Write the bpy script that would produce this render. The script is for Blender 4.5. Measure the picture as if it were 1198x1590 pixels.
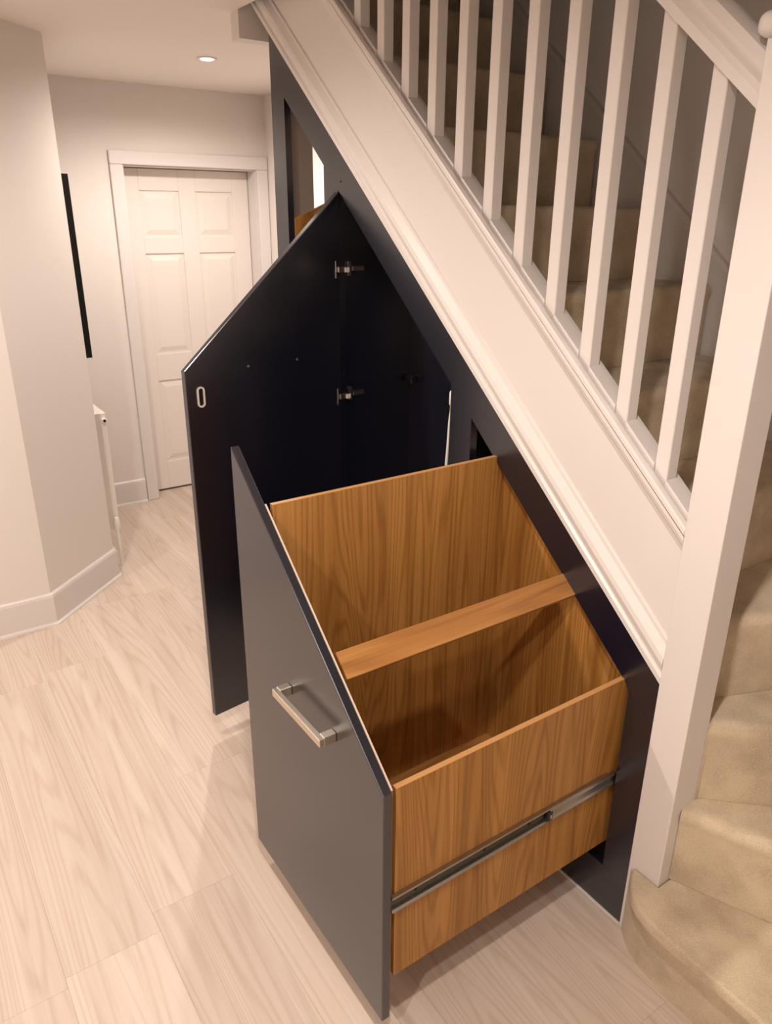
import bpy, bmesh, math, random
from mathutils import Vector, Matrix

for o in list(bpy.data.objects):
    bpy.data.objects.remove(o, do_unlink=True)
S = bpy.context.scene
C = S.collection
random.seed(7)

# ------------------------------------------------------------------ camera
FPX = 1161.88
cam_d = bpy.data.cameras.new('camera')
cam_d.sensor_fit = 'VERTICAL'
cam_d.sensor_height = 24.0
cam_d.lens = 24.0 * FPX / 1590.0
cam_d.clip_start = 0.02
cam = bpy.data.objects.new('camera', cam_d)
C.objects.link(cam)
cr = Vector((0.561929, 0.827152, 0.00743))
cu = Vector((-0.30809, 0.200949, 0.929893))
cf = Vector((-0.76767, 0.524822, -0.367756))
cam.matrix_world = Matrix(((cr.x, cu.x, -cf.x, 0.78948),
                           (cr.y, cu.y, -cf.y, -1.25846),
                           (cr.z, cu.z, -cf.z, 1.64191),
                           (0, 0, 0, 1)))
S.camera = cam

# ------------------------------------------------------------------ world, exposure
W = bpy.data.worlds.new('world')
S.world = W
W.use_nodes = True
W.node_tree.nodes['Background'].inputs[0].default_value = (0.9, 0.8, 0.7, 1)
W.node_tree.nodes['Background'].inputs[1].default_value = 0.02
S.view_settings.view_transform = 'Standard'
S.view_settings.look = 'None'
S.view_settings.gamma = 1.0
S.view_settings.use_curve_mapping = False
S.view_settings.exposure = 0.11

LAMP_COL = (1.0, 0.885, 0.81)
# recessed ceiling downlights of the hall: (x, y, watts)
LAMPS = [(-2.75, 0.20, 60), (-1.35, -1.05, 50), (0.45, -1.05, 62), (0.75, -2.25, 66), (-1.35, -2.25, 54)]

# ------------------------------------------------------------------ measures
SL = 0.8492                 # stair pitch (rise over run)
Z0 = 0.708                  # underside of string at x = 0
CEIL = 2.275
RISE = 0.209
GO = RISE / SL
WALLY = 0.88                # wall beyond the stairs


def line(x, w=Z0):
    return w - SL * x


# ------------------------------------------------------------------ materials
def srgb(r, g, b):
    f = lambda c: (c / 255 / 12.92) if c / 255 <= 0.04045 else ((c / 255 + 0.055) / 1.055) ** 2.4
    return (f(r), f(g), f(b), 1)


def newmat(name):
    m = bpy.data.materials.new(name)
    m.use_nodes = True
    nt = m.node_tree
    return m, nt, nt.nodes['Principled BSDF']


def N(nt, typ, **kw):
    n = nt.nodes.new(typ)
    for k, v in kw.items():
        if k.startswith('i_'):
            n.inputs[k[2:].replace('_', ' ')].default_value = v
        else:
            setattr(n, k, v)
    return n


def paint(name, col, rough=0.5, spec=0.5, noise=0.0, bump=0.0, scale=60):
    m, nt, b = newmat(name)
    b.inputs['Base Color'].default_value = col
    b.inputs['Roughness'].default_value = rough
    b.inputs['Specular IOR Level'].default_value = spec
    if noise or bump:
        tc = N(nt, 'ShaderNodeTexCoord')
        n = N(nt, 'ShaderNodeTexNoise')
        n.inputs['Scale'].default_value = scale
        n.inputs['Detail'].default_value = 4
        nt.links.new(tc.outputs['Object'], n.inputs['Vector'])
        if noise:
            mx = N(nt, 'ShaderNodeMix', data_type='RGBA')
            mx.inputs[6].default_value = tuple(c * (1 - noise) for c in col[:3]) + (1,)
            mx.inputs[7].default_value = tuple(min(1, c * (1 + noise)) for c in col[:3]) + (1,)
            nt.links.new(n.outputs['Fac'], mx.inputs[0])
            nt.links.new(mx.outputs[2], b.inputs['Base Color'])
        if bump:
            bp = N(nt, 'ShaderNodeBump')
            bp.inputs['Strength'].default_value = bump
            bp.inputs['Distance'].default_value = 0.002
            nt.links.new(n.outputs['Fac'], bp.inputs['Height'])
            nt.links.new(bp.outputs['Normal'], b.inputs['Normal'])
    return m


def wood(name, c_dark, c_mid, c_light, axis='Z', rough=0.4, fine=1.0, cath=0.5, ring=9.0, bump=0.05, vary=0.0, spec=0.4, fig=(0.9, 7.0)):
    """procedural timber, grain along axis of the object"""
    m, nt, b = newmat(name)
    L = nt.links.new
    tc = N(nt, 'ShaderNodeTexCoord')
    oi = N(nt, 'ShaderNodeObjectInfo')
    off = N(nt, 'ShaderNodeVectorMath', operation='SCALE')
    cb = N(nt, 'ShaderNodeCombineXYZ')
    for k in range(3):
        L(oi.outputs['Random'], cb.inputs[k])
    L(cb.outputs[0], off.inputs[0])
    off.inputs['Scale'].default_value = 17.3
    add = N(nt, 'ShaderNodeVectorMath', operation='ADD')
    L(tc.outputs['Object'], add.inputs[0])
    L(off.outputs[0], add.inputs[1])
    ai = 'XYZ'.index(axis)

    def scaled(along, across):
        v = [across] * 3
        v[ai] = along
        s = N(nt, 'ShaderNodeVectorMath', operation='MULTIPLY')
        L(add.outputs[0], s.inputs[0])
        s.inputs[1].default_value = v
        return s
    # slow field whose contour lines make the cathedral figure
    s1 = scaled(*fig)
    n1 = N(nt, 'ShaderNodeTexNoise', i_Scale=1.0, i_Detail=1.5, i_Roughness=0.4)
    L(s1.outputs[0], n1.inputs['Vector'])
    mul = N(nt, 'ShaderNodeMath', operation='MULTIPLY')
    L(n1.outputs['Fac'], mul.inputs[0])
    mul.inputs[1].default_value = ring
    fr = N(nt, 'ShaderNodeMath', operation='PINGPONG')
    L(mul.outputs[0], fr.inputs[0])
    fr.inputs[1].default_value = 0.5
    ln = N(nt, 'ShaderNodeMapRange', interpolation_type='SMOOTHSTEP')
    L(fr.outputs[0], ln.inputs[0])
    ln.inputs[1].default_value = 0.02
    ln.inputs[2].default_value = 0.30
    # fine fibres
    s2 = scaled(4.0, 190.0)
    n2 = N(nt, 'ShaderNodeTexNoise', i_Scale=1.0, i_Detail=3.0, i_Roughness=0.6)
    L(s2.outputs[0], n2.inputs['Vector'])
    # wide soft streaks
    s3 = scaled(0.35, 26.0)
    n3 = N(nt, 'ShaderNodeTexNoise', i_Scale=1.0, i_Detail=2.0)
    L(s3.outputs[0], n3.inputs['Vector'])
    a1 = N(nt, 'ShaderNodeMath', operation='MULTIPLY_ADD')
    L(ln.outputs[0], a1.inputs[0])
    a1.inputs[1].default_value = cath * 0.6
    L(n3.outputs['Fac'], a1.inputs[2])
    a2 = N(nt, 'ShaderNodeMath', operation='MULTIPLY_ADD')
    L(n2.outputs['Fac'], a2.inputs[0])
    a2.inputs[1].default_value = 0.5 * fine
    L(a1.outputs[0], a2.inputs[2])
    ramp = N(nt, 'ShaderNodeValToRGB')
    e = ramp.color_ramp.elements
    lo = 0.25 + 0.25 * fine * 0.8
    hi = 0.75 + 0.25 * fine + cath * 0.35
    e[0].position = min(0.95, lo * 0.6)
    e[0].color = c_dark
    e[1].position = min(1.0, hi)
    e[1].color = c_light
    mid = ramp.color_ramp.elements.new((e[0].position + e[1].position) / 2)
    mid.color = c_mid
    mr = N(nt, 'ShaderNodeMath', operation='MULTIPLY')
    L(a2.outputs[0], mr.inputs[0])
    mr.inputs[1].default_value = 0.8
    L(mr.outputs[0], ramp.inputs[0])
    col = ramp.outputs[0]
    if vary:
        hs = N(nt, 'ShaderNodeHueSaturation')
        mp = N(nt, 'ShaderNodeMapRange')
        L(oi.outputs['Random'], mp.inputs[0])
        mp.inputs[3].default_value = 1 - vary
        mp.inputs[4].default_value = 1 + vary
        L(mp.outputs[0], hs.inputs['Value'])
        L(col, hs.inputs['Color'])
        col = hs.outputs[0]
    L(col, b.inputs['Base Color'])
    b.inputs['Roughness'].default_value = rough
    b.inputs['Specular IOR Level'].default_value = spec
    bp = N(nt, 'ShaderNodeBump')
    bp.inputs['Strength'].default_value = bump
    bp.inputs['Distance'].default_value = 0.001
    L(a2.outputs[0], bp.inputs['Height'])
    L(bp.outputs['Normal'], b.inputs['Normal'])
    return m


def carpet_mat():
    m, nt, b = newmat('carpet')
    L = nt.links.new
    tc = N(nt, 'ShaderNodeTexCoord')
    n1 = N(nt, 'ShaderNodeTexNoise', i_Scale=420.0, i_Detail=2.0)
    n2 = N(nt, 'ShaderNodeTexNoise', i_Scale=9.0, i_Detail=3.0)
    L(tc.outputs['Object'], n1.inputs['Vector'])
    L(tc.outputs['Object'], n2.inputs['Vector'])
    a = N(nt, 'ShaderNodeMath', operation='MULTIPLY_ADD')
    L(n1.outputs['Fac'], a.inputs[0])
    a.inputs[1].default_value = 0.7
    L(n2.outputs['Fac'], a.inputs[2])
    r = N(nt, 'ShaderNodeValToRGB')
    r.color_ramp.elements[0].position = 0.45
    r.color_ramp.elements[0].color = srgb(164, 146, 122)
    r.color_ramp.elements[1].position = 1.0
    r.color_ramp.elements[1].color = srgb(216, 198, 170)
    L(a.outputs[0], r.inputs[0])
    L(r.outputs[0], b.inputs['Base Color'])
    b.inputs['Roughness'].default_value = 0.95
    b.inputs['Specular IOR Level'].default_value = 0.1
    b.inputs['Sheen Weight'].default_value = 0.15
    bp = N(nt, 'ShaderNodeBump')
    bp.inputs['Strength'].default_value = 0.6
    bp.inputs['Distance'].default_value = 0.004
    L(n1.outputs['Fac'], bp.inputs['Height'])
    L(bp.outputs['Normal'], b.inputs['Normal'])
    return m


def metal(name, col, rough=0.3):
    m, nt, b = newmat(name)
    b.inputs['Base Color'].default_value = col
    b.inputs['Metallic'].default_value = 1
    b.inputs['Roughness'].default_value = rough
    return m


def emit(name, col, s):
    m, nt, b = newmat(name)
    b.inputs['Base Color'].default_value = (0, 0, 0, 1)
    b.inputs['Emission Color'].default_value = col
    b.inputs['Emission Strength'].default_value = s
    return m


M = dict(
    wall=paint('wall_paint', srgb(226, 219, 212), 0.8, 0.2, noise=0.01, bump=0.03, scale=90),
    ceil=paint('ceiling_paint', srgb(240, 232, 226), 0.85, 0.2),
    stairwall=paint('stair_wall_paint', srgb(226, 219, 212), 0.8, 0.2),
    white=paint('white_satin_paint', srgb(219, 213, 208), 0.35, 0.45),
    door=paint('door_paint', srgb(230, 222, 215), 0.45, 0.4),
    navy=paint('navy_paint', srgb(13, 16, 31), 0.27, 0.9),
    lining=paint('taupe_lining', srgb(150, 139, 130), 0.6, 0.3),
    oak=wood('oak_veneer', srgb(114, 72, 29), srgb(151, 103, 47), srgb(182, 132, 70), 'Z', 0.42, 1.0, 0.42, 26.0, fig=(0.55, 8.0)),
    oakh=wood('oak_rail', srgb(128, 82, 40), srgb(164, 112, 58), srgb(186, 136, 78), 'Y', 0.42, 1.0, 0.4, 16.0, fig=(0.5, 10.0)),
    oakedge=paint('oak_edge', srgb(184, 136, 84), 0.5, 0.4, noise=0.08, scale=40),
    paleedge=paint('pale_edge', srgb(214, 196, 176), 0.5, 0.4),
    plank=wood('limed_oak_plank', srgb(184, 164, 148), srgb(202, 184, 169), srgb(214, 199, 185), 'X', 0.42, 1.0, 0.46, 25.0, 0.06, vary=0.04, spec=0.35, fig=(0.40, 8.0)),
    sub=paint('subfloor', srgb(150, 132, 112), 0.8, 0.2),
    carpet=carpet_mat(),
    steel=metal('zinc_steel', srgb(176, 172, 164), 0.32),
    nickel=metal('brushed_nickel', srgb(214, 205, 190), 0.36),
    web=metal('slide_web', srgb(92, 92, 84), 0.35),
    dark=paint('black_plastic', srgb(22, 20, 20), 0.4, 0.5),
    plastic=paint('white_plastic', srgb(235, 230, 222), 0.35, 0.5),
    glass=metal('mirror_glass', (0.85, 0.86, 0.86, 1), 0.02),
    bulb=emit('lit_lens', (1.0, 0.86, 0.72, 1), 14.0),
)


M['navy'].node_tree.nodes['Principled BSDF'].inputs['IOR'].default_value = 1.65


# ------------------------------------------------------------------ mesh helpers
def world_loc(o):
    v = Vector((0, 0, 0))
    while o:
        v += o.location
        o = o.parent
    return v


def empty(name, loc):
    e = bpy.data.objects.new(name, None)
    e.empty_display_size = 0.05
    e.location = loc
    C.objects.link(e)
    return e


def tag(o, label=None, cat=None, group=None, kind=None):
    if label:
        o['label'] = label
    if cat:
        o['category'] = cat
    if group:
        o['group'] = group
    if kind:
        o['kind'] = kind
    return o


def add_poly(bm, pts_a, pts_b):
    """closed prism between two congruent loops"""
    a = [bm.verts.new(p) for p in pts_a]
    b = [bm.verts.new(p) for p in pts_b]
    n = len(a)
    bm.faces.new(a)
    bm.faces.new(b[::-1])
    for i in range(n):
        bm.faces.new((a[i], b[i], b[(i + 1) % n], a[(i + 1) % n]))


def box(bm, x0, x1, y0, y1, z0, z1):
    add_poly(bm, [(x0, y0, z0), (x1, y0, z0), (x1, y1, z0), (x0, y1, z0)],
             [(x0, y0, z1), (x1, y0, z1), (x1, y1, z1), (x0, y1, z1)])


def prism_xz(bm, pts, y0, y1):
    add_poly(bm, [(x, y0, z) for x, z in pts], [(x, y1, z) for x, z in pts])


def prism_xy(bm, pts, z0, z1):
    add_poly(bm, [(x, y, z0) for x, y in pts], [(x, y, z1) for x, y in pts])


def prism_yz(bm, pts, x0, x1):
    add_poly(bm, [(x0, y, z) for y, z in pts], [(x1, y, z) for y, z in pts])


def rake(bm, sec, xa, xb):
    """section (y, height at x = 0) run along the stair pitch from xa to xb"""
    add_poly(bm, [(xa, y, w - SL * xa) for y, w in sec], [(xb, y, w - SL * xb) for y, w in sec])


def lathe(bm, prof, c, axis='Z', seg=24):
    """profile [(radius, offset)] turned about axis through c"""
    rings = []
    for r, h in prof:
        ring = []
        for i in range(seg):
            t = 2 * math.pi * i / seg
            a, b_ = r * math.cos(t), r * math.sin(t)
            p = {'Z': (a, b_, h), 'X': (h, a, b_), 'Y': (a, h, b_)}[axis]
            ring.append(bm.verts.new((c[0] + p[0], c[1] + p[1], c[2] + p[2])))
        rings.append(ring)
    for q in range(len(rings) - 1):
        for i in range(seg):
            j = (i + 1) % seg
            bm.faces.new((rings[q][i], rings[q][j], rings[q + 1][j], rings[q + 1][i]))
    bm.faces.new(rings[0][::-1])
    bm.faces.new(rings[-1])


def tube(bm, pts, r, seg=10):
    rings = []
    pts = [Vector(p) for p in pts]
    for k, p in enumerate(pts):
        d = (pts[min(k + 1, len(pts) - 1)] - pts[max(k - 1, 0)]).normalized()
        u = d.cross(Vector((0.3, 0.9, 0.31))).normalized()
        v = d.cross(u)
        rings.append([bm.verts.new(p + r * (math.cos(2 * math.pi * i / seg) * u + math.sin(2 * math.pi * i / seg) * v)) for i in range(seg)])
    for q in range(len(rings) - 1):
        for i in range(seg):
            j = (i + 1) % seg
            bm.faces.new((rings[q][i], rings[q][j], rings[q + 1][j], rings[q + 1][i]))
    bm.faces.new(rings[0][::-1])
    bm.faces.new(rings[-1])


def finish(name, bm, mat, parent=None, bev=0.0, seg=1, smooth=False, origin=None):
    bmesh.ops.recalc_face_normals(bm, faces=bm.faces[:])
    if bev:
        ed = [e for e in bm.edges if len(e.link_faces) == 2 and e.calc_face_angle(0) > 0.5]
        bmesh.ops.bevel(bm, geom=ed, offset=bev, offset_type='OFFSET', segments=seg, profile=0.5, affect='EDGES', clamp_overlap=True)
    bm.verts.ensure_lookup_table()
    xs = [v.co for v in bm.verts]
    if origin is None:
        lo = Vector((min(v.x for v in xs), min(v.y for v in xs), min(v.z for v in xs)))
        hi = Vector((max(v.x for v in xs), max(v.y for v in xs), max(v.z for v in xs)))
        origin = Vector(((lo.x + hi.x) / 2, (lo.y + hi.y) / 2, lo.z))
    origin = Vector(origin)
    bmesh.ops.translate(bm, verts=bm.verts[:], vec=-origin)
    me = bpy.data.meshes.new(name)
    bm.to_mesh(me)
    bm.free()
    if smooth:
        for p in me.polygons:
            p.use_smooth = True
        try:
            me.set_sharp_from_angle(angle=math.radians(35))
        except Exception:
            pass
    me.materials.append(mat)
    o = bpy.data.objects.new(name, me)
    C.objects.link(o)
    if parent:
        o.parent = parent
        o.location = origin - world_loc(parent)
    else:
        o.location = origin
    return o


def B(name, dims, mat, parent=None, bev=0.0, seg=1):
    bm = bmesh.new()
    box(bm, *dims)
    return finish(name, bm, mat, parent, bev, seg)


def rake_obj(name, sec, xa, xb, mat, parent=None, bev=0.0, smooth=False):
    bm = bmesh.new()
    rake(bm, sec, xa, xb)
    return finish(name, bm, mat, parent, bev, 1, smooth)


def copy_at(o, vec, parent=None):
    c = o.copy()
    C.objects.link(c)
    c.parent = parent if parent else o.parent
    c.location = o.location + Vector(vec)
    return c


def struct(o, label=None, cat=None):
    o['kind'] = 'structure'
    if label:
        o['label'] = label
    if cat:
        o['category'] = cat
    return o


# ================================================================== SETTING
XR, YF = 2.40, -2.90        # far right end and wall behind the camera
XB = -3.61                  # end wall with the white door
# ---- floor
floor = struct(B('floor', (XB - 0.22, XR, YF, WALLY, -0.05, -0.0125), M['sub']),
               'pale limed oak plank floor of the hall', 'floor')
PW = 0.2225
mesh_cache = {}
row = 0
y0 = -0.735 - PW * 10
starts = {}
k = 0
while y0 < WALLY:
    ya, yb = max(y0, YF), min(y0 + PW, WALLY)
    if yb - ya > 0.01:
        r_i = round((y0 + 0.735) / PW)
        ph = -1.12 if r_i == 0 else random.uniform(-1.2, 0.0)
        if r_i == -2:
            ph = -0.62
        x = ph - 1.28 * 4
        while x < XR:
            xa, xb = max(x, XB - 0.16), min(x + 1.28, XR)
            x += 1.28
            if xb - xa < 0.02:
                continue
            key = (round(xb - xa, 4), round(yb - ya, 4))
            if key in mesh_cache:
                o = bpy.data.objects.new('plank', mesh_cache[key])
                C.objects.link(o)
                o.parent = floor
                o.location = Vector(((xa + xb) / 2, (ya + yb) / 2, -0.012)) - floor.location
            else:
                bm = bmesh.new()
                box(bm, xa + 0.0001, xb - 0.0001, ya + 0.0001, yb - 0.0001, -0.012, 0.0)
                o = finish('plank', bm, M['plank'], floor, 0.0004, 1)
                mesh_cache[key] = o.data
    y0 += PW

# ---- ceiling of the hall (open above the stairs), floor build-up above it
bm = bmesh.new()
box(bm, XB - 0.12, XR, YF, -0.03, CEIL, CEIL + 0.24)
box(bm, XB - 0.12, -1.905, -0.03, WALLY, CEIL, CEIL + 0.24)
box(bm, 0.92, XR, -0.03, WALLY, CEIL, CEIL + 0.24)
struct(finish('ceiling', bm, M['ceil']), 'off-white flat plaster ceiling of the hall', 'ceiling')
struct(B('trim_1', (-1.96, -1.90, -0.03, WALLY, 2.193, CEIL + 0.23), M['white']), 'white bulkhead board where the stairs meet the landing', 'trim')

# ---- walls
struct(B('wall_back', (XB - 0.20, XB, -0.60, 0.016, 0, CEIL), M['wall']), 'end wall of the corridor around the white panelled door', 'wall')
wb = bpy.data.objects['wall_back']
B('wall_over_door', (XB - 0.20, XB, 0.016, WALLY, 1.906, CEIL), M['wall'], wb)
B('wall_beside_door', (XB - 0.20, XB, 0.828, WALLY, 0, 1.906), M['wall'], wb)
struct(B('wall_stairs', (XB - 0.2, 1.02, WALLY, WALLY + 0.1, -0.05, 4.8), M['stairwall']), 'shaded wall running up beyond the stairs', 'wall')
struct(B('wall_stairwell', (-4.0, 1.02, -0.13, -0.03, CEIL + 0.24, 4.8), M['stairwall']), 'upper stairwell wall above the hall ceiling', 'wall')
struct(B('wall_landing', (-4.1, -4.0, -0.13, WALLY, CEIL + 0.24, 4.8), M['stairwall']), 'end wall of the upper landing', 'wall')
struct(B('ceiling_stairwell', (-4.1, 1.02, -0.13, WALLY + 0.1, 4.8, 4.9), M['ceil']), 'ceiling over the stairwell', 'ceiling')
struct(B('wall_right', (0.92, 1.02, 0.0, WALLY, 0, 4.8), M['stairwall']), 'wall at the foot of the winding stairs', 'wall')
struct(B('wall_end', (XR, XR + 0.1, YF, WALLY, -0.05, CEIL), M['wall']), 'hall end wall behind the viewer', 'wall')
struct(B('wall_front', (-2.5, XR, YF - 0.1, YF, -0.05, CEIL), M['wall']), 'hall wall behind the viewer', 'wall')
struct(B('wall_alcove', (1.02, XR, 0.0, 0.1, 0, CEIL), M['wall']), 'hall wall to the right of the stairs', 'wall')
# left walls: flat, angled corner, corridor return
cA, cB = Vector((-2.342, -0.838)), Vector((-2.658, -0.490))
struct(B('wall_left', (-2.45, cA.x, YF, cA.y, 0, CEIL), M['wall']), 'plain left wall of the hall', 'wall')
bm = bmesh.new()
prism_xy(bm, [tuple(cA), tuple(cB), (cB.x, -0.70), (-2.45, cA.y)], 0, CEIL)
struct(finish('wall_left_angled', bm, M['wall']), 'angled corner of the left wall leading to the corridor', 'wall')
struct(B('wall_corridor', (XB - 0.1, cB.x, -0.70, -0.490, 0, CEIL), M['wall']), 'corridor side wall hidden behind the angled corner', 'wall')


def skirt(name, p, q, label, ha=0.0, hb=0.0):
    """baseboard from p to q; the room is on the right of p->q; ends mitred by ha, hb"""
    p, q = Vector(p), Vector(q)
    d = (q - p).normalized()
    n = Vector((d.y, -d.x))

    def run(bm, prof):
        a = [(p + n * t - d * (ha * t)).to_tuple() + (z,) for t, z in prof]
        b_ = [(q + n * t + d * (hb * t)).to_tuple() + (z,) for t, z in prof]
        add_poly(bm, a, b_)
    bm = bmesh.new()
    run(bm, [(0, 0), (0.015, 0), (0.015, 0.128), (0.012, 0.139), (0.006, 0.145), (0, 0.145)])
    o = struct(finish(name, bm, M['white']), label, 'baseboard')
    bm = bmesh.new()
    run(bm, [(0.015, 0), (0.027, 0), (0.025, 0.007), (0.015, 0.012)])
    finish('floor_bead', bm, M['white'], o)
    return o


t_ang = math.tan(math.radians(21.2))
# rooms lie to the right of the run direction
skirt('baseboard_left', (cA.x, YF), (cA.x, cA.y), 'white baseboard along the plain left wall', 0.0, t_ang)
skirt('baseboard_left_angled', tuple(cA), tuple(cB), 'white baseboard on the angled wall corner', t_ang, t_ang)
skirt('baseboard_corridor', tuple(cB), (XB, -0.49), 'white baseboard on the corridor side wall', t_ang, 0)
skirt('baseboard_back', (XB, -0.49), (XB, -0.037), 'short white baseboard left of the panelled door')

# ---- white six-panel door with casing
dy0, dy1, dz1 = 0.042, 0.802, 1.880
d1 = struct(B('door_1', (XB - 0.134, XB - 0.117, dy0 + 0.003, dy1 - 0.003, 0.012, dz1 - 0.003), M['door']),
            'white six-panel internal door at the corridor end', 'door')
XD = XB - 0.117
ST = XD + 0.008
cols = [(dy0 + 0.105, dy0 + 0.330), (dy0 + 0.430, dy0 + 0.655)]
rows = [(0.19, 0.70), (0.86, 1.43), (1.52, 1.765)]
ys = [dy0 + 0.003, cols[0][0], cols[0][1], cols[1][0], cols[1][1], dy1 - 0.003]
for a, b_ in ((ys[0], ys[1]), (ys[2], ys[3]), (ys[4], ys[5])):
    B('stile', (XD, ST, a, b_, 0.012, dz1 - 0.003), M['door'], d1, 0.002)
zr = [0.012] + [v for r_ in rows for v in r_] + [dz1 - 0.003]
for a, b_ in ((zr[0], zr[1]), (zr[2], zr[3]), (zr[4], zr[5]), (zr[6], zr[7])):
    for c0, c1 in cols:
        B('rail', (XD, ST, c0, c1, a, b_), M['door'], d1, 0.002)
for z0_, z1_ in rows:
    for c0, c1 in cols:
        bm = bmesh.new()
        g = 0.012
        lo = [(XD, c0 + g, z0_ + g), (XD, c1 - g, z0_ + g), (XD, c1 - g, z1_ - g), (XD, c0 + g, z1_ - g)]
        g2 = 0.04
        hi = [(XD + 0.007, c0 + g2, z0_ + g2), (XD + 0.007, c1 - g2, z0_ + g2), (XD + 0.007, c1 - g2, z1_ - g2), (XD + 0.007, c0 + g2, z1_ - g2)]
        add_poly(bm, lo, hi)
        finish('door_panel', bm, M['door'], d1)
# lining and casing
bm = bmesh.new()
box(bm, XB - 0.16, XB, dy0 - 0.025, dy0, 0, dz1 + 0.025)
box(bm, XB - 0.16, XB, dy1, dy1 + 0.025, 0, dz1 + 0.025)
box(bm, XB - 0.16, XB, dy0, dy1, dz1, dz1 + 0.025)
finish('door_lining', bm, M['white'], d1)
B('back_stop', (XB - 0.22, XB - 0.162, dy0 - 0.05, dy1 + 0.05, 0, dz1 + 0.05), M['dark'], d1)
cs = 0.075


for nm, dims in (('casing', (XB, XB + 0.018, dy0 - cs, dy0 - 0.006, 0, dz1 + 0.006)),
                 ('casing', (XB, XB + 0.018, dy1 + 0.006, min(dy1 + cs, WALLY), 0, dz1 + 0.006)),
                 ('casing', (XB, XB + 0.018, dy0 - cs, min(dy1 + cs, WALLY), dz1 + 0.006, dz1 + cs))):
    B(nm, dims, M['white'], d1, 0.005, 2)

# ---- ceiling downlights
for i, (lx, ly, pw) in enumerate(LAMPS):
    e = empty('ceiling_downlight', (lx, ly, CEIL))
    tag(e, ['small round lit downlight in the corridor ceiling', 'round lit downlight in the ceiling before the cupboard',
            'round lit downlight in the ceiling over the viewer', 'round lit downlight in the ceiling behind the viewer',
            'round lit downlight in the ceiling of the left hall'][i], 'downlight', 'recessed ceiling downlights')
    bm = bmesh.new()
    seg = 32
    lathe(bm, [(0.029, 0.0), (0.030, -0.005), (0.042, -0.006), (0.045, -0.001), (0.045, 0.0)], (lx, ly, CEIL), 'Z', seg)
    finish('bezel', bm, M['white'], e, smooth=True)
    bm = bmesh.new()
    lathe(bm, [(0.026, -0.0055), (0.026, -0.0075)], (lx, ly, CEIL), 'Z', seg)
    finish('lens', bm, M['bulb'], e)
    ld = bpy.data.lights.new('downlight_beam', 'SPOT')
    ld.energy = pw
    ld.color = LAMP_COL
    ld.spot_size = math.radians(172)
    ld.spot_blend = 0.7
    ld.shadow_soft_size = 0.035
    lo = bpy.data.objects.new('downlight_beam', ld)
    C.objects.link(lo)
    lo.parent = e
    lo.location = (0, 0, -0.045)

# ================================================================== STAIRCASE
stair = tag(empty('staircase', (0, 0, 0)), 'white painted staircase with square balusters and beige carpeted winding steps', 'staircase')
CE = 0.835                  # carpet end at the wall side


def off_poly(pts, d):
    """shift the first edge of a plan polygon outwards by d"""
    p0, p1 = Vector(pts[0]), Vector(pts[1])
    e = (p1 - p0).normalized()
    n = Vector((e.y, -e.x)) * d
    return [tuple(p0 + n), tuple(p1 + n)] + [tuple(p) for p in pts[1:]] + [tuple(pts[0])]


def step(k, tread, riser):
    z = RISE * k
    bm = bmesh.new()
    prism_xy(bm, tread, z - 0.034, z)
    bmesh.ops.recalc_face_normals(bm, faces=bm.faces[:])
    ed = [e for e in bm.edges if len(e.link_faces) == 2 and e.calc_face_angle(0) > 0.6 and abs((e.verts[0].co - e.verts[1].co).z) < 1e-4]
    bmesh.ops.bevel(bm, geom=ed, offset=0.014, segments=4, profile=0.5, affect='EDGES', clamp_overlap=True)
    prism_xy(bm, riser, RISE * (k - 1) + (0.001 if k > 1 else 0), z - 0.012)
    o = finish('carpeted_step', bm, M['carpet'], stair, smooth=True)
    return o


R2 = math.tan(math.radians(23.0))
R3 = math.tan(math.radians(46.5))
R4 = math.tan(math.radians(69.0))
XW = 0.92
# bottom step with rounded end
arcT = [(0.016, -0.007), (0.020, -0.018), (0.030, -0.038), (0.045, -0.058), (0.066, -0.078), (0.092, -0.092), (0.125, -0.101), (0.165, -0.105)]
arcR = [(0.008, -0.007), (0.016, -0.014), (0.032, -0.026), (0.057, -0.042), (0.092, -0.054), (0.130, -0.061), (0.180, -0.065)]
back1 = [(XW, 0.45), (0.083, 0.10), (0.083, -0.007)]
step(1, arcT + [(XW, -0.105)] + back1, arcR + [(XW, -0.066)] + back1)


def wind(k, p, q, rest):
    """carpeted step whose front edge p-q rolls softly into the riser below"""
    z0_, z1_ = RISE * (k - 1) + 0.001, RISE * k
    p0, p1 = Vector(p), Vector(q)
    e = (p1 - p0).normalized()
    n = Vector((e.y, -e.x))
    prof = [(0.0, z0_), (0.0, z1_ - 0.05), (0.005, z1_ - 0.034), (0.007, z1_ - 0.022), (0.004, z1_ - 0.010), (-0.005, z1_ - 0.002), (-0.018, z1_)]
    bm = bmesh.new()
    lv = []
    for d, z in prof:
        lv.append([bm.verts.new((p0 + n * d).to_tuple() + (z,)), bm.verts.new((p1 + n * d).to_tuple() + (z,))] + [bm.verts.new(tuple(r_) + (z,)) for r_ in rest])
    m_ = len(lv[0])
    for a, b_ in zip(lv, lv[1:]):
        for i_ in range(m_):
            j_ = (i_ + 1) % m_
            bm.faces.new((a[i_], a[j_], b_[j_], b_[i_]))
    bm.faces.new(lv[0][::-1])
    bm.faces.new(lv[-1])
    o = finish('carpeted_step', bm, M['carpet'], stair, smooth=True)
    return o


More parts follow.
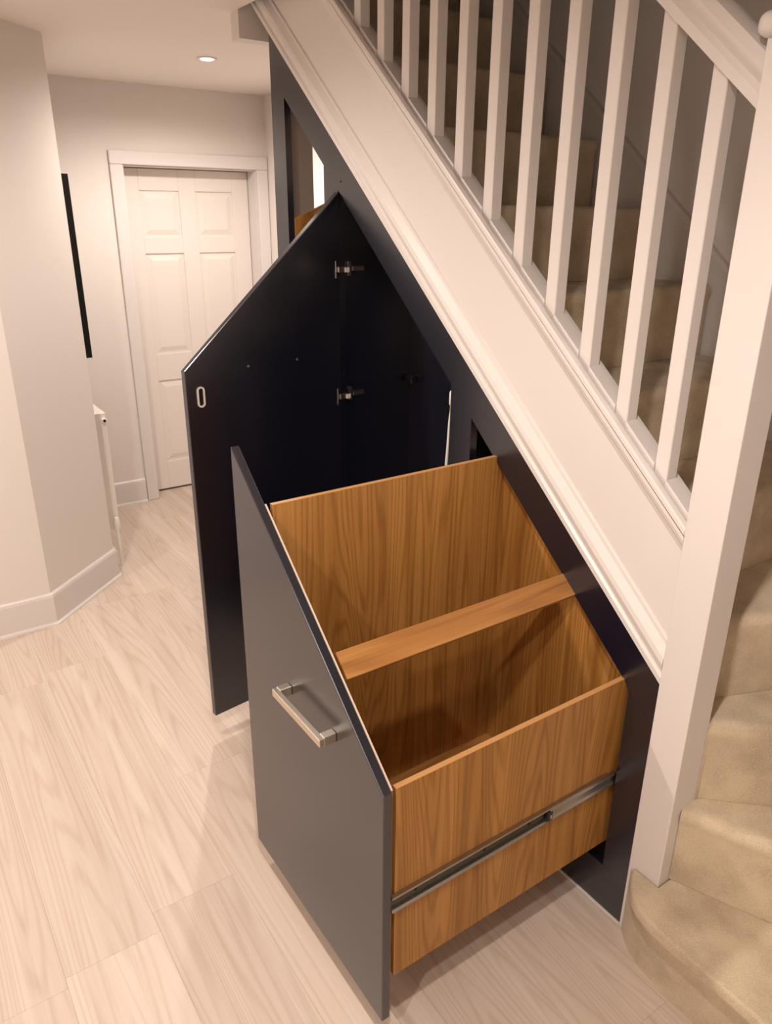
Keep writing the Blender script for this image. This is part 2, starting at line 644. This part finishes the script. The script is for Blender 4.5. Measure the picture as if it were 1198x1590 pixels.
wind(2, (0.083, 0.031), (XW, 0.031 + (XW - 0.083) * R2), [(XW, CE), (0.70, CE), (0.083, 0.18)])
wind(3, (0.083, 0.088), (0.083 + (CE - 0.088) / R3, CE), [(0.22, CE), (0.02, 0.20), (-0.002, 0.077), (0.083, 0.077)])
wind(4, (-0.001 + (0.085 - 0.082) / R4, 0.085), (-0.001 + (CE - 0.082) / R4, CE), [(-0.13, CE), (-0.13, 0.062), (-0.003, 0.062), (-0.003, 0.077)])
for k in range(5, 12):
    xr = -0.09 - GO * (k - 5)
    wind(k, (xr, 0.062), (xr, CE), [(xr - GO - 0.04, CE), (xr - GO - 0.04, 0.062)])
bm = bmesh.new()
box(bm, -1.905, -0.09 - GO * 7, 0.062, CE, RISE * 11, RISE * 12)
finish('landing_step', bm, M['carpet'], stair)
B('landing_carpet', (-3.9, -1.905, -0.03, WALLY, CEIL + 0.24, CEIL + 0.25), M['carpet'], stair)
# plastered underside of the flight, hidden inside the cupboard
rake_obj('stair_soffit', [(0.045, 0.585), (WALLY, 0.585), (WALLY, 0.600), (0.045, 0.600)], -0.02, -1.74, M['white'], stair)

# outer string with its mouldings
SY = 0.012                  # string set back from the newel face
string = rake_obj('outer_string', [(SY, Z0), (0.040, Z0), (0.040, 1.055), (SY, 1.055)], -0.0005, -1.935, M['white'], stair)
rake_obj('lower_moulding', [(y_ + SY, w_) for y_, w_ in [(0.0, Z0), (-0.014, Z0), (-0.015, Z0 + 0.016), (-0.010, Z0 + 0.022), (-0.010, Z0 + 0.030), (-0.016, Z0 + 0.038),
                            (-0.019, Z0 + 0.052), (-0.017, Z0 + 0.066), (-0.010, Z0 + 0.080), (-0.006, Z0 + 0.088), (-0.005, Z0 + 0.098), (0.0, Z0 + 0.102)]],
         -0.0005, -1.935, M['white'], string)
rake_obj('upper_moulding', [(y_ + SY, w_) for y_, w_ in [(0.0, 1.012), (-0.004, 1.014), (-0.007, 1.024), (-0.014, 1.036), (-0.017, 1.046), (-0.017, 1.058), (0.0, 1.058)]],
         -0.0005, -1.935, M['white'], string)
# base rail with channel for the balusters
rake_obj('base_rail', [(-0.004, 1.052), (-0.005, 1.056), (-0.005, 1.068), (-0.003, 1.074), (0.006, 1.077), (0.014, 1.074), (0.016, 1.066), (0.060, 1.066), (0.062, 1.074), (0.075, 1.074), (0.078, 1.068), (0.078, 1.052)],
         -0.0005, -1.935, M['white'], stair)

# balusters
BW, BS, BX, BY = 0.032, 0.115, -0.1085, 0.022
n_bal = 14
HR0 = 1.80                  # underside of handrail at x = 0
bm = bmesh.new()
prism_xz(bm, [(BX, line(BX, 1.0655)), (BX + BW, line(BX + BW, 1.0655)), (BX + BW, line(BX + BW, HR0 + 0.006)), (BX, line(BX, HR0 + 0.006))], BY, BY + BW)
b0 = finish('baluster', bm, M['white'], stair, 0.0015)
for i in range(1, n_bal):
    copy_at(b0, (-BS * i, 0, SL * BS * i))
bm = bmesh.new()
xa, xb = BX, BX - BS + BW
rake(bm, [(BY - 0.004, 1.066), (BY + 0.036, 1.066), (BY + 0.034, 1.083), (BY - 0.002, 1.083)], xa - 0.0005, xb + 0.0005)
f0 = finish('fillet', bm, M['white'], stair)
for i in range(1, n_bal - 1):
    copy_at(f0, (-BS * i, 0, SL * BS * i))
bm = bmesh.new()
rake(bm, [(BY - 0.004, 1.066), (BY + 0.036, 1.066), (BY + 0.034, 1.083), (BY - 0.002, 1.083)], -0.001, BX + BW + 0.0005)
finish('fillet', bm, M['white'], stair)
# handrail
h = HR0
sec = [(0.012, h), (0.066, h), (0.068, h + 0.022), (0.062, h + 0.034), (0.070, h + 0.044), (0.074, h + 0.062), (0.068, h + 0.082), (0.052, h + 0.094),
       (0.026, h + 0.094), (0.010, h + 0.082), (0.004, h + 0.062), (0.008, h + 0.044), (0.016, h + 0.034), (0.010, h + 0.022)]
rake_obj('handrail', sec, -0.0005, -1.70, M['white'], stair, smooth=True)
# newel post
newel = B('newel_post', (0.0, 0.082, -0.006, 0.076, 0.0, 1.905), M['white'], stair, 0.002, 2)
bm = bmesh.new()
box(bm, -0.016, 0.098, -0.022, 0.092, 1.905, 1.942)
finish('newel_cap', bm, M['white'], newel, 0.016, 4, True)
# wall string
rake_obj('wall_string', [(CE + 0.01, 0.70), (WALLY, 0.70), (WALLY, 1.045), (CE + 0.022, 1.045), (CE + 0.012, 1.032)], -0.05, -1.80, M['white'], stair)

# ================================================================== UNDER-STAIR CUPBOARD
cab = tag(empty('understairs_cupboard', (-0.87, 0.02, 0)), 'dark navy fitted cupboard under the stairs with its pointed door standing open', 'cupboard')
nv = M['navy']
FT = 0.022                  # face frame thickness
RV = 0.116                  # vertical width of the sloping rail
XL = -1.742
XD0, XD1 = -1.322, -0.748   # door opening
XP0, XP1 = -0.690, -0.075   # drawer opening
XN0, XN1 = -1.652, -1.405   # niche opening
# sloping rail, stiles and bottom rail of the face frame
bm = bmesh.new()
prism_xz(bm, [(-0.0005, line(0) - RV), (-0.0005, line(0) - 0.0005), (XL, line(XL) - 0.0005), (XL, line(XL) - RV)], 0.0, FT)
finish('sloping_rail', bm, nv, cab)


def stile(x0, x1, z0):
    bm = bmesh.new()
    prism_xz(bm, [(x0, z0), (x1, z0), (x1, line(x1) - RV), (x0, line(x0) - RV)], 0.0, FT)
    return finish('stile', bm, nv, cab)


stile(XL, XN0, 0.132)
stile(XN1, XD0, 0.132)
stile(XD1, XP0 + 0.03, 0.132)
stile(XP1, -0.0005, 0.132)
B('bottom_rail', (XL, -0.0005, 0.0, FT, 0.0, 0.131), nv, cab, 0.0012)
B('floor_bead', (XL, -0.001, -0.005, -0.0002, 0.0, 0.004), M['white'], cab)
bm = bmesh.new()
lathe(bm, [(0.0035, -0.001), (0.004, 0.002)], (-1.305, 0.0, 1.737), 'Y', 12)
finish('screw_hole', bm, M['dark'], cab)


def carcass(name, x0, x1, y0_, y1_, mat=nv, z0_=0.0):
    bm = bmesh.new()
    prism_xz(bm, [(x0, z0_), (x1, z0_), (x1, line(x1) - RV - 0.012), (x0, line(x0) - RV - 0.012)], y0_, y1_)
    return finish(name, bm, mat, cab)


B('end_panel', (XL, XL + 0.018, FT, WALLY - 0.002, 0.0, 1.4195), nv, cab)
carcass('corner_post', XL, XL + 0.018, FT, 0.105, nv, 1.42)
carcass('end_panel', XL, XL + 0.018, 0.42, WALLY - 0.002, nv, 1.42)
carcass('side_panel', -1.362, -1.344, FT, WALLY - 0.002)
carcass('side_panel', -0.746, -0.728, FT, WALLY - 0.002)
carcass('side_panel', -0.022, -0.004, 0.084, WALLY - 0.002)
carcass('cupboard_back', -1.343, -0.747, 0.292, 0.304)
carcass('cupboard_back', -0.727, -0.023, WALLY - 0.02, WALLY - 0.002)
B('cupboard_floor', (-1.343, -0.747, FT, 0.291, 0.112, 0.130), nv, cab)
B('hanging_bracket', (-1.335, -1.295, 0.268, 0.291, 1.098, 1.122), M['dark'], cab, 0.003)
# niche at the tall end: taupe lining, white lining board and oak board with a slanting top
B('niche_lining', (-1.668, -1.660, FT, 0.105, 1.44, 2.05), M['lining'], cab)
B('niche_shelf', (-1.724, -1.363, FT, 0.42, 1.42, 1.438), M['oakh'], cab)
carcass('niche_back', -1.7235, -1.363, 0.4205, 0.432, M['white'], 1.42)
bm = bmesh.new()
prism_yz(bm, [(0.024, 1.4385), (0.30, 1.4385), (0.30, 1.74), (0.15, 1.684), (0.024, 1.632)], -1.6595, -1.646)
finish('oak_board', bm, M['oak'], cab)

# ---- the open door: built as a prism hanging on the stile, swung 82 degrees
TH = math.radians(82.05)
ux, uy = math.cos(TH), -math.sin(TH)
nx, ny = math.sin(TH), math.cos(TH)         # inside face normal (towards the drawer)
HX, HZ, DW, DB = -1.3175, 1.7084, 0.557, 0.083


def dp(u, t, z):
    """point on the door: u from hinge, t out of the inside face"""
    return (HX + ux * u + nx * t, -0.001 + uy * u + ny * t, z)


DT = 0.021
bm = bmesh.new()
out = [(0.0, DB), (DW, DB), (DW, HZ - SL * DW), (0.0, HZ)]
add_poly(bm, [dp(u, -DT, z) for u, z in out], [dp(u, 0, z) for u, z in out])
door = finish('cupboard_door', bm, nv, cab, 0.0022, 2)


def dbox(name, u0, u1, t0, t1, z0_, z1_, mat, bev=0.001, parent=None):
    bm = bmesh.new()
    add_poly(bm, [dp(u0, t0, z0_), dp(u1, t0, z0_), dp(u1, t1, z0_), dp(u0, t1, z0_)],
             [dp(u0, t0, z1_), dp(u1, t0, z1_), dp(u1, t1, z1_), dp(u0, t1, z1_)])
    return finish(name, bm, mat, parent or door, bev)


for zc in (1.486, 1.086):
    dbox('hinge_flange', 0.012, 0.018, 0.0, 0.003, zc - 0.026, zc + 0.026, M['steel'])
    dbox('hinge_arm', -0.020, 0.012, 0.001, 0.010, zc - 0.009, zc + 0.009, M['steel'], 0.002)
    dbox('hinge_cap', -0.030, -0.012, 0.010, 0.014, zc - 0.009, zc + 0.006, M['plastic'], 0.001)
    B('hinge_plate', (-1.344, -1.334, 0.040, 0.052, zc - 0.022, zc + 0.022), M['steel'], cab, 0.001)
    B('hinge_plate', (-1.344, -1.330, 0.054, 0.098, zc - 0.007, zc + 0.007), M['steel'], cab, 0.001)
# oval catch ring near the free edge
bm = bmesh.new()
segs = 28
loops = []
for rr, t in ((1.0, 0.0), (1.0, 0.004), (0.62, 0.004), (0.62, 0.0)):
    lp = []
    for i in range(segs):
        a = 2 * math.pi * i / segs
        hh = 0.018 if math.sin(a) >= 0 else -0.018
        lp.append(bm.verts.new(dp(0.513 + 0.012 * rr * math.cos(a), t, 1.158 + hh + 0.012 * rr * math.sin(a))))
    loops.append(lp)
for q in range(4):
    for i in range(segs):
        j = (i + 1) % segs
        bm.faces.new((loops[q][i], loops[q][j], loops[(q + 1) % 4][j], loops[(q + 1) % 4][i]))
finish('catch_ring', bm, M['plastic'], door, smooth=True)
dbox('catch_insert', 0.5065, 0.5195, 0.0, 0.002, 1.136, 1.180, M['dark'])
for u in (0.351, 0.174):
    dbox('handle_screw', u - 0.0035, u + 0.0035, 0.0, 0.003, 1.2235, 1.2295, M['steel'], 0.0012)

# ---- white contact sensor and cable beside the middle stile
cable = tag(empty('sensor_cable', (-0.765, 0.03, 0.75)), 'thin white cable with a small connector hanging beside the middle navy stile', 'cable')
bm = bmesh.new()
tube(bm, [(-0.775, 0.026, 1.165), (-0.777, 0.027, 1.145), (-0.786, 0.030, 1.105), (-0.790, 0.032, 1.06), (-0.796, 0.034, 1.01), (-0.802, 0.036, 0.95), (-0.80, 0.04, 0.80), (-0.79, 0.05, 0.70)], 0.004, 10)
finish('cord', bm, M['plastic'], cable, smooth=True)
bm = bmesh.new()
lathe(bm, [(0.004, 0.0), (0.0065, 0.004), (0.0065, 0.036), (0.004, 0.041)], (-0.776, 0.026, 1.160), 'Z', 14)
finish('connector', bm, M['plastic'], cable, smooth=True)

# ================================================================== PULL-OUT DRAWER
dr = tag(empty('pull_out_drawer', (-0.38, -0.33, 0.0817)), 'oak drawer with sloping navy front and bar handle, pulled out from under the stairs', 'drawer')
YFR = -0.6617
XF0, XF1, ZF0, ZB_ = -0.6797, -0.0837, 1.1774, 0.0817


def ftop(x):
    return ZF0 - SL * (x - XF0)


bm = bmesh.new()
prism_xz(bm, [(XF0, ZB_), (XF1, ZB_), (XF1, ftop(XF1)), (XF0, ZF0)], YFR, YFR + 0.020)
front = finish('drawer_front', bm, nv, dr, 0.0022, 2)
XBL, XBR = -0.565, -0.090
ZBB = 0.1883
YI, YO = YFR + 0.0205, 0.040
sh = 0.004
# inner front board (pale edge shows behind the navy face), back board, sides, floor, cross rail
bm = bmesh.new()
prism_xz(bm, [(XBL, ZBB), (XBR, ZBB), (XBR, ftop(XBR) - sh), (XBL, ftop(XBL) - sh)], YI, YI + 0.004)
finish('inner_front', bm, M['oak'], dr)
bm = bmesh.new()
prism_xz(bm, [(XBL, ftop(XBL) - sh), (XBR, ftop(XBR) - sh), (XBR, ftop(XBR) - sh + 0.0012), (XBL, ftop(XBL) - sh + 0.0012)], YI, YI + 0.004)
finish('edge_strip', bm, M['paleedge'], dr)
bm = bmesh.new()
prism_xz(bm, [(XBL, ZBB), (XBR, ZBB), (XBR, ftop(XBR) - sh), (XBL, ftop(XBL) - sh)], YO - 0.012, YO)
finish('back_board', bm, M['oak'], dr, 0.0008)
zl_ = ftop(XBL) - sh
bm = bmesh.new()
box(bm, XBL, XBL + 0.012, YI + 0.012, YO - 0.012, ZBB, zl_)
finish('side_board', bm, M['oak'], dr, 0.0006)
B('edge_strip', (XBL, XBL + 0.012, YI + 0.012, YO - 0.012, zl_, zl_ + 0.001), M['oakedge'], dr)
zr_ = ftop(XBR) - sh - 0.001
bm = bmesh.new()
box(bm, XBR - 0.012, XBR, YI + 0.012, YO - 0.012, ZBB, zr_)
sideR = finish('side_board', bm, M['oak'], dr, 0.0006)
B('edge_strip', (XBR - 0.012, XBR, YI + 0.012, YO - 0.012, zr_, zr_ + 0.001), M['oakedge'], dr)
B('drawer_base', (XBL + 0.012, XBR - 0.012, YI + 0.012, YO - 0.012, ZBB + 0.012, ZBB + 0.022), M['oakh'], dr)
# cross rail lying along the slope at mid height
bm = bmesh.new()
xa, za = -0.300, ftop(-0.300) - 0.004
xb, zb = -0.256, ftop(-0.256) - 0.004
nxx, nzz = -SL / math.hypot(SL, 1), -1 / math.hypot(SL, 1)
th = 0.018
prism_xz(bm, [(xa, za), (xb, zb), (xb + nxx * th, zb + nzz * th), (xa + nxx * th, za + nzz * th)], YI + 0.012, YO - 0.012)
finish('cross_rail', bm, M['oakh'], dr, 0.001)

# bar handle: flat bar on two posts
bm = bmesh.new()
box(bm, -0.452, -0.248, YFR - 0.038, YFR - 0.026, 0.688, 0.706)
handle = finish('bar_handle', bm, M['nickel'], dr, 0.0012)
for hx in (-0.452, -0.266):
    B('handle_post', (hx, hx + 0.018, YFR - 0.0275, YFR, 0.686, 0.708), M['nickel'], handle, 0.0012)

# telescopic slide on the right side board
ZS = 0.398
bm = bmesh.new()
prism_xz(bm, [(XBR, ZS - 0.020), (XBR + 0.0095, ZS - 0.020), (XBR + 0.0100, ZS - 0.016), (XBR + 0.0070, ZS - 0.0135), (XBR + 0.002, ZS - 0.013), (XBR + 0.002, ZS + 0.013),
              (XBR + 0.0070, ZS + 0.0135), (XBR + 0.0100, ZS + 0.016), (XBR + 0.0095, ZS + 0.020), (XBR, ZS + 0.020)], YI, -0.02)
slide = finish('drawer_slide', bm, M['steel'], dr)
B('slide_web', (XBR + 0.0021, XBR + 0.0028, YI, -0.225, ZS - 0.0125, ZS + 0.0125), M['web'], slide)
bm = bmesh.new()
xs = XBR + 0.0062
prism_xz(bm, [(XBR + 0.0022, ZS - 0.012), (xs + 0.004, ZS - 0.017), (xs + 0.0065, ZS - 0.013), (xs + 0.003, ZS - 0.007), (xs + 0.003, ZS + 0.007),
              (xs + 0.0065, ZS + 0.013), (xs + 0.004, ZS + 0.017), (XBR + 0.0022, ZS + 0.012)], -0.215, 0.25)
finish('slide_carriage', bm, M['steel'], slide)
B('ball_cage', (XBR + 0.003, xs + 0.0075, -0.222, -0.207, ZS - 0.013, ZS + 0.013), M['dark'], slide, 0.002)
B('ball_cage', (XBR + 0.0045, xs + 0.009, -0.216, -0.211, ZS - 0.008, ZS + 0.005), M['steel'], slide, 0.002)
for yy in (-0.58, -0.40, -0.27, -0.10):
    bm = bmesh.new()
    lathe(bm, [(0.0035, 0.0), (0.0035, 0.0012)], (XBR + 0.0028, yy, ZS), 'X', 10)
    finish('slide_screw', bm, M['dark'], slide)

# ================================================================== CORRIDOR THINGS
rad = tag(empty('radiator', (-3.10, -0.45, 0.15)), 'white radiator seen end-on against the corridor side wall', 'radiator')
RX0, RX1 = -3.45, -2.79
bm = bmesh.new()
n_rib = 14
pts = []
for i in range(n_rib):
    xx = RX0 + (RX1 - RX0) * i / n_rib
    w_ = (RX1 - RX0) / n_rib
    pts += [(xx, -0.416), (xx + w_ * 0.2, -0.411), (xx + w_ * 0.8, -0.411)]
pts.append((RX1, -0.416))
prism_xy(bm, pts + [(RX1, -0.424), (RX0, -0.424)], 0.19, 0.765)
finish('front_panel', bm, M['plastic'], rad)
B('back_panel', (RX0, RX1, -0.470, -0.462, 0.19, 0.765), M['plastic'], rad)
B('top_grille', (RX0, RX1, -0.470, -0.412, 0.765, 0.775), M['plastic'], rad, 0.002)
B('end_cover', (RX1, RX1 + 0.006, -0.470, -0.414, 0.19, 0.775), M['plastic'], rad, 0.002)
B('wall_bracket', (-3.3, -3.26, -0.4895, -0.470, 0.25, 0.72), M['plastic'], rad)
bm = bmesh.new()
lathe(bm, [(0.012, 0.0), (0.013, 0.012), (0.010, 0.020)], (RX1 + 0.006, -0.425, 0.742), 'X', 16)
finish('bleed_plug', bm, M['plastic'], rad, smooth=True)
bm = bmesh.new()
lathe(bm, [(0.007, 0.0), (0.006, 0.003)], (RX1 + 0.026, -0.425, 0.742), 'X', 14)
finish('bleed_hole', bm, M['dark'], rad)
bm = bmesh.new()
lathe(bm, [(0.010, 0.0), (0.014, 0.012), (0.014, 0.050), (0.009, 0.066)], (RX1 + 0.024, -0.430, 0.190), 'Z', 16)
finish('valve', bm, M['plastic'], rad, smooth=True)
bm = bmesh.new()
lathe(bm, [(0.0075, 0.0), (0.0075, 0.19)], (RX1 + 0.024, -0.430, 0.0), 'Z', 14)
finish('feed_pipe', bm, M['plastic'], rad, smooth=True)

mir = tag(empty('wall_mirror', (-3.05, -0.47, 1.04)), 'black-framed mirror seen edge-on on the corridor wall above the radiator', 'mirror')
MX0, MX1, MZ0, MZ1 = -3.40, -2.75, 1.04, 1.795
for dims in ((MX0, MX1, -0.4895, -0.4435, MZ0, MZ0 + 0.02), (MX0, MX1, -0.4895, -0.4435, MZ1 - 0.02, MZ1),
             (MX0, MX0 + 0.02, -0.4895, -0.4435, MZ0 + 0.02, MZ1 - 0.02), (MX1 - 0.02, MX1, -0.4895, -0.4435, MZ0 + 0.02, MZ1 - 0.02)):
    B('frame_bar', dims, M['dark'], mir)
B('mirror_pane', (MX0 + 0.02, MX1 - 0.02, -0.4895, -0.455, MZ0 + 0.02, MZ1 - 0.02), M['glass'], mir)
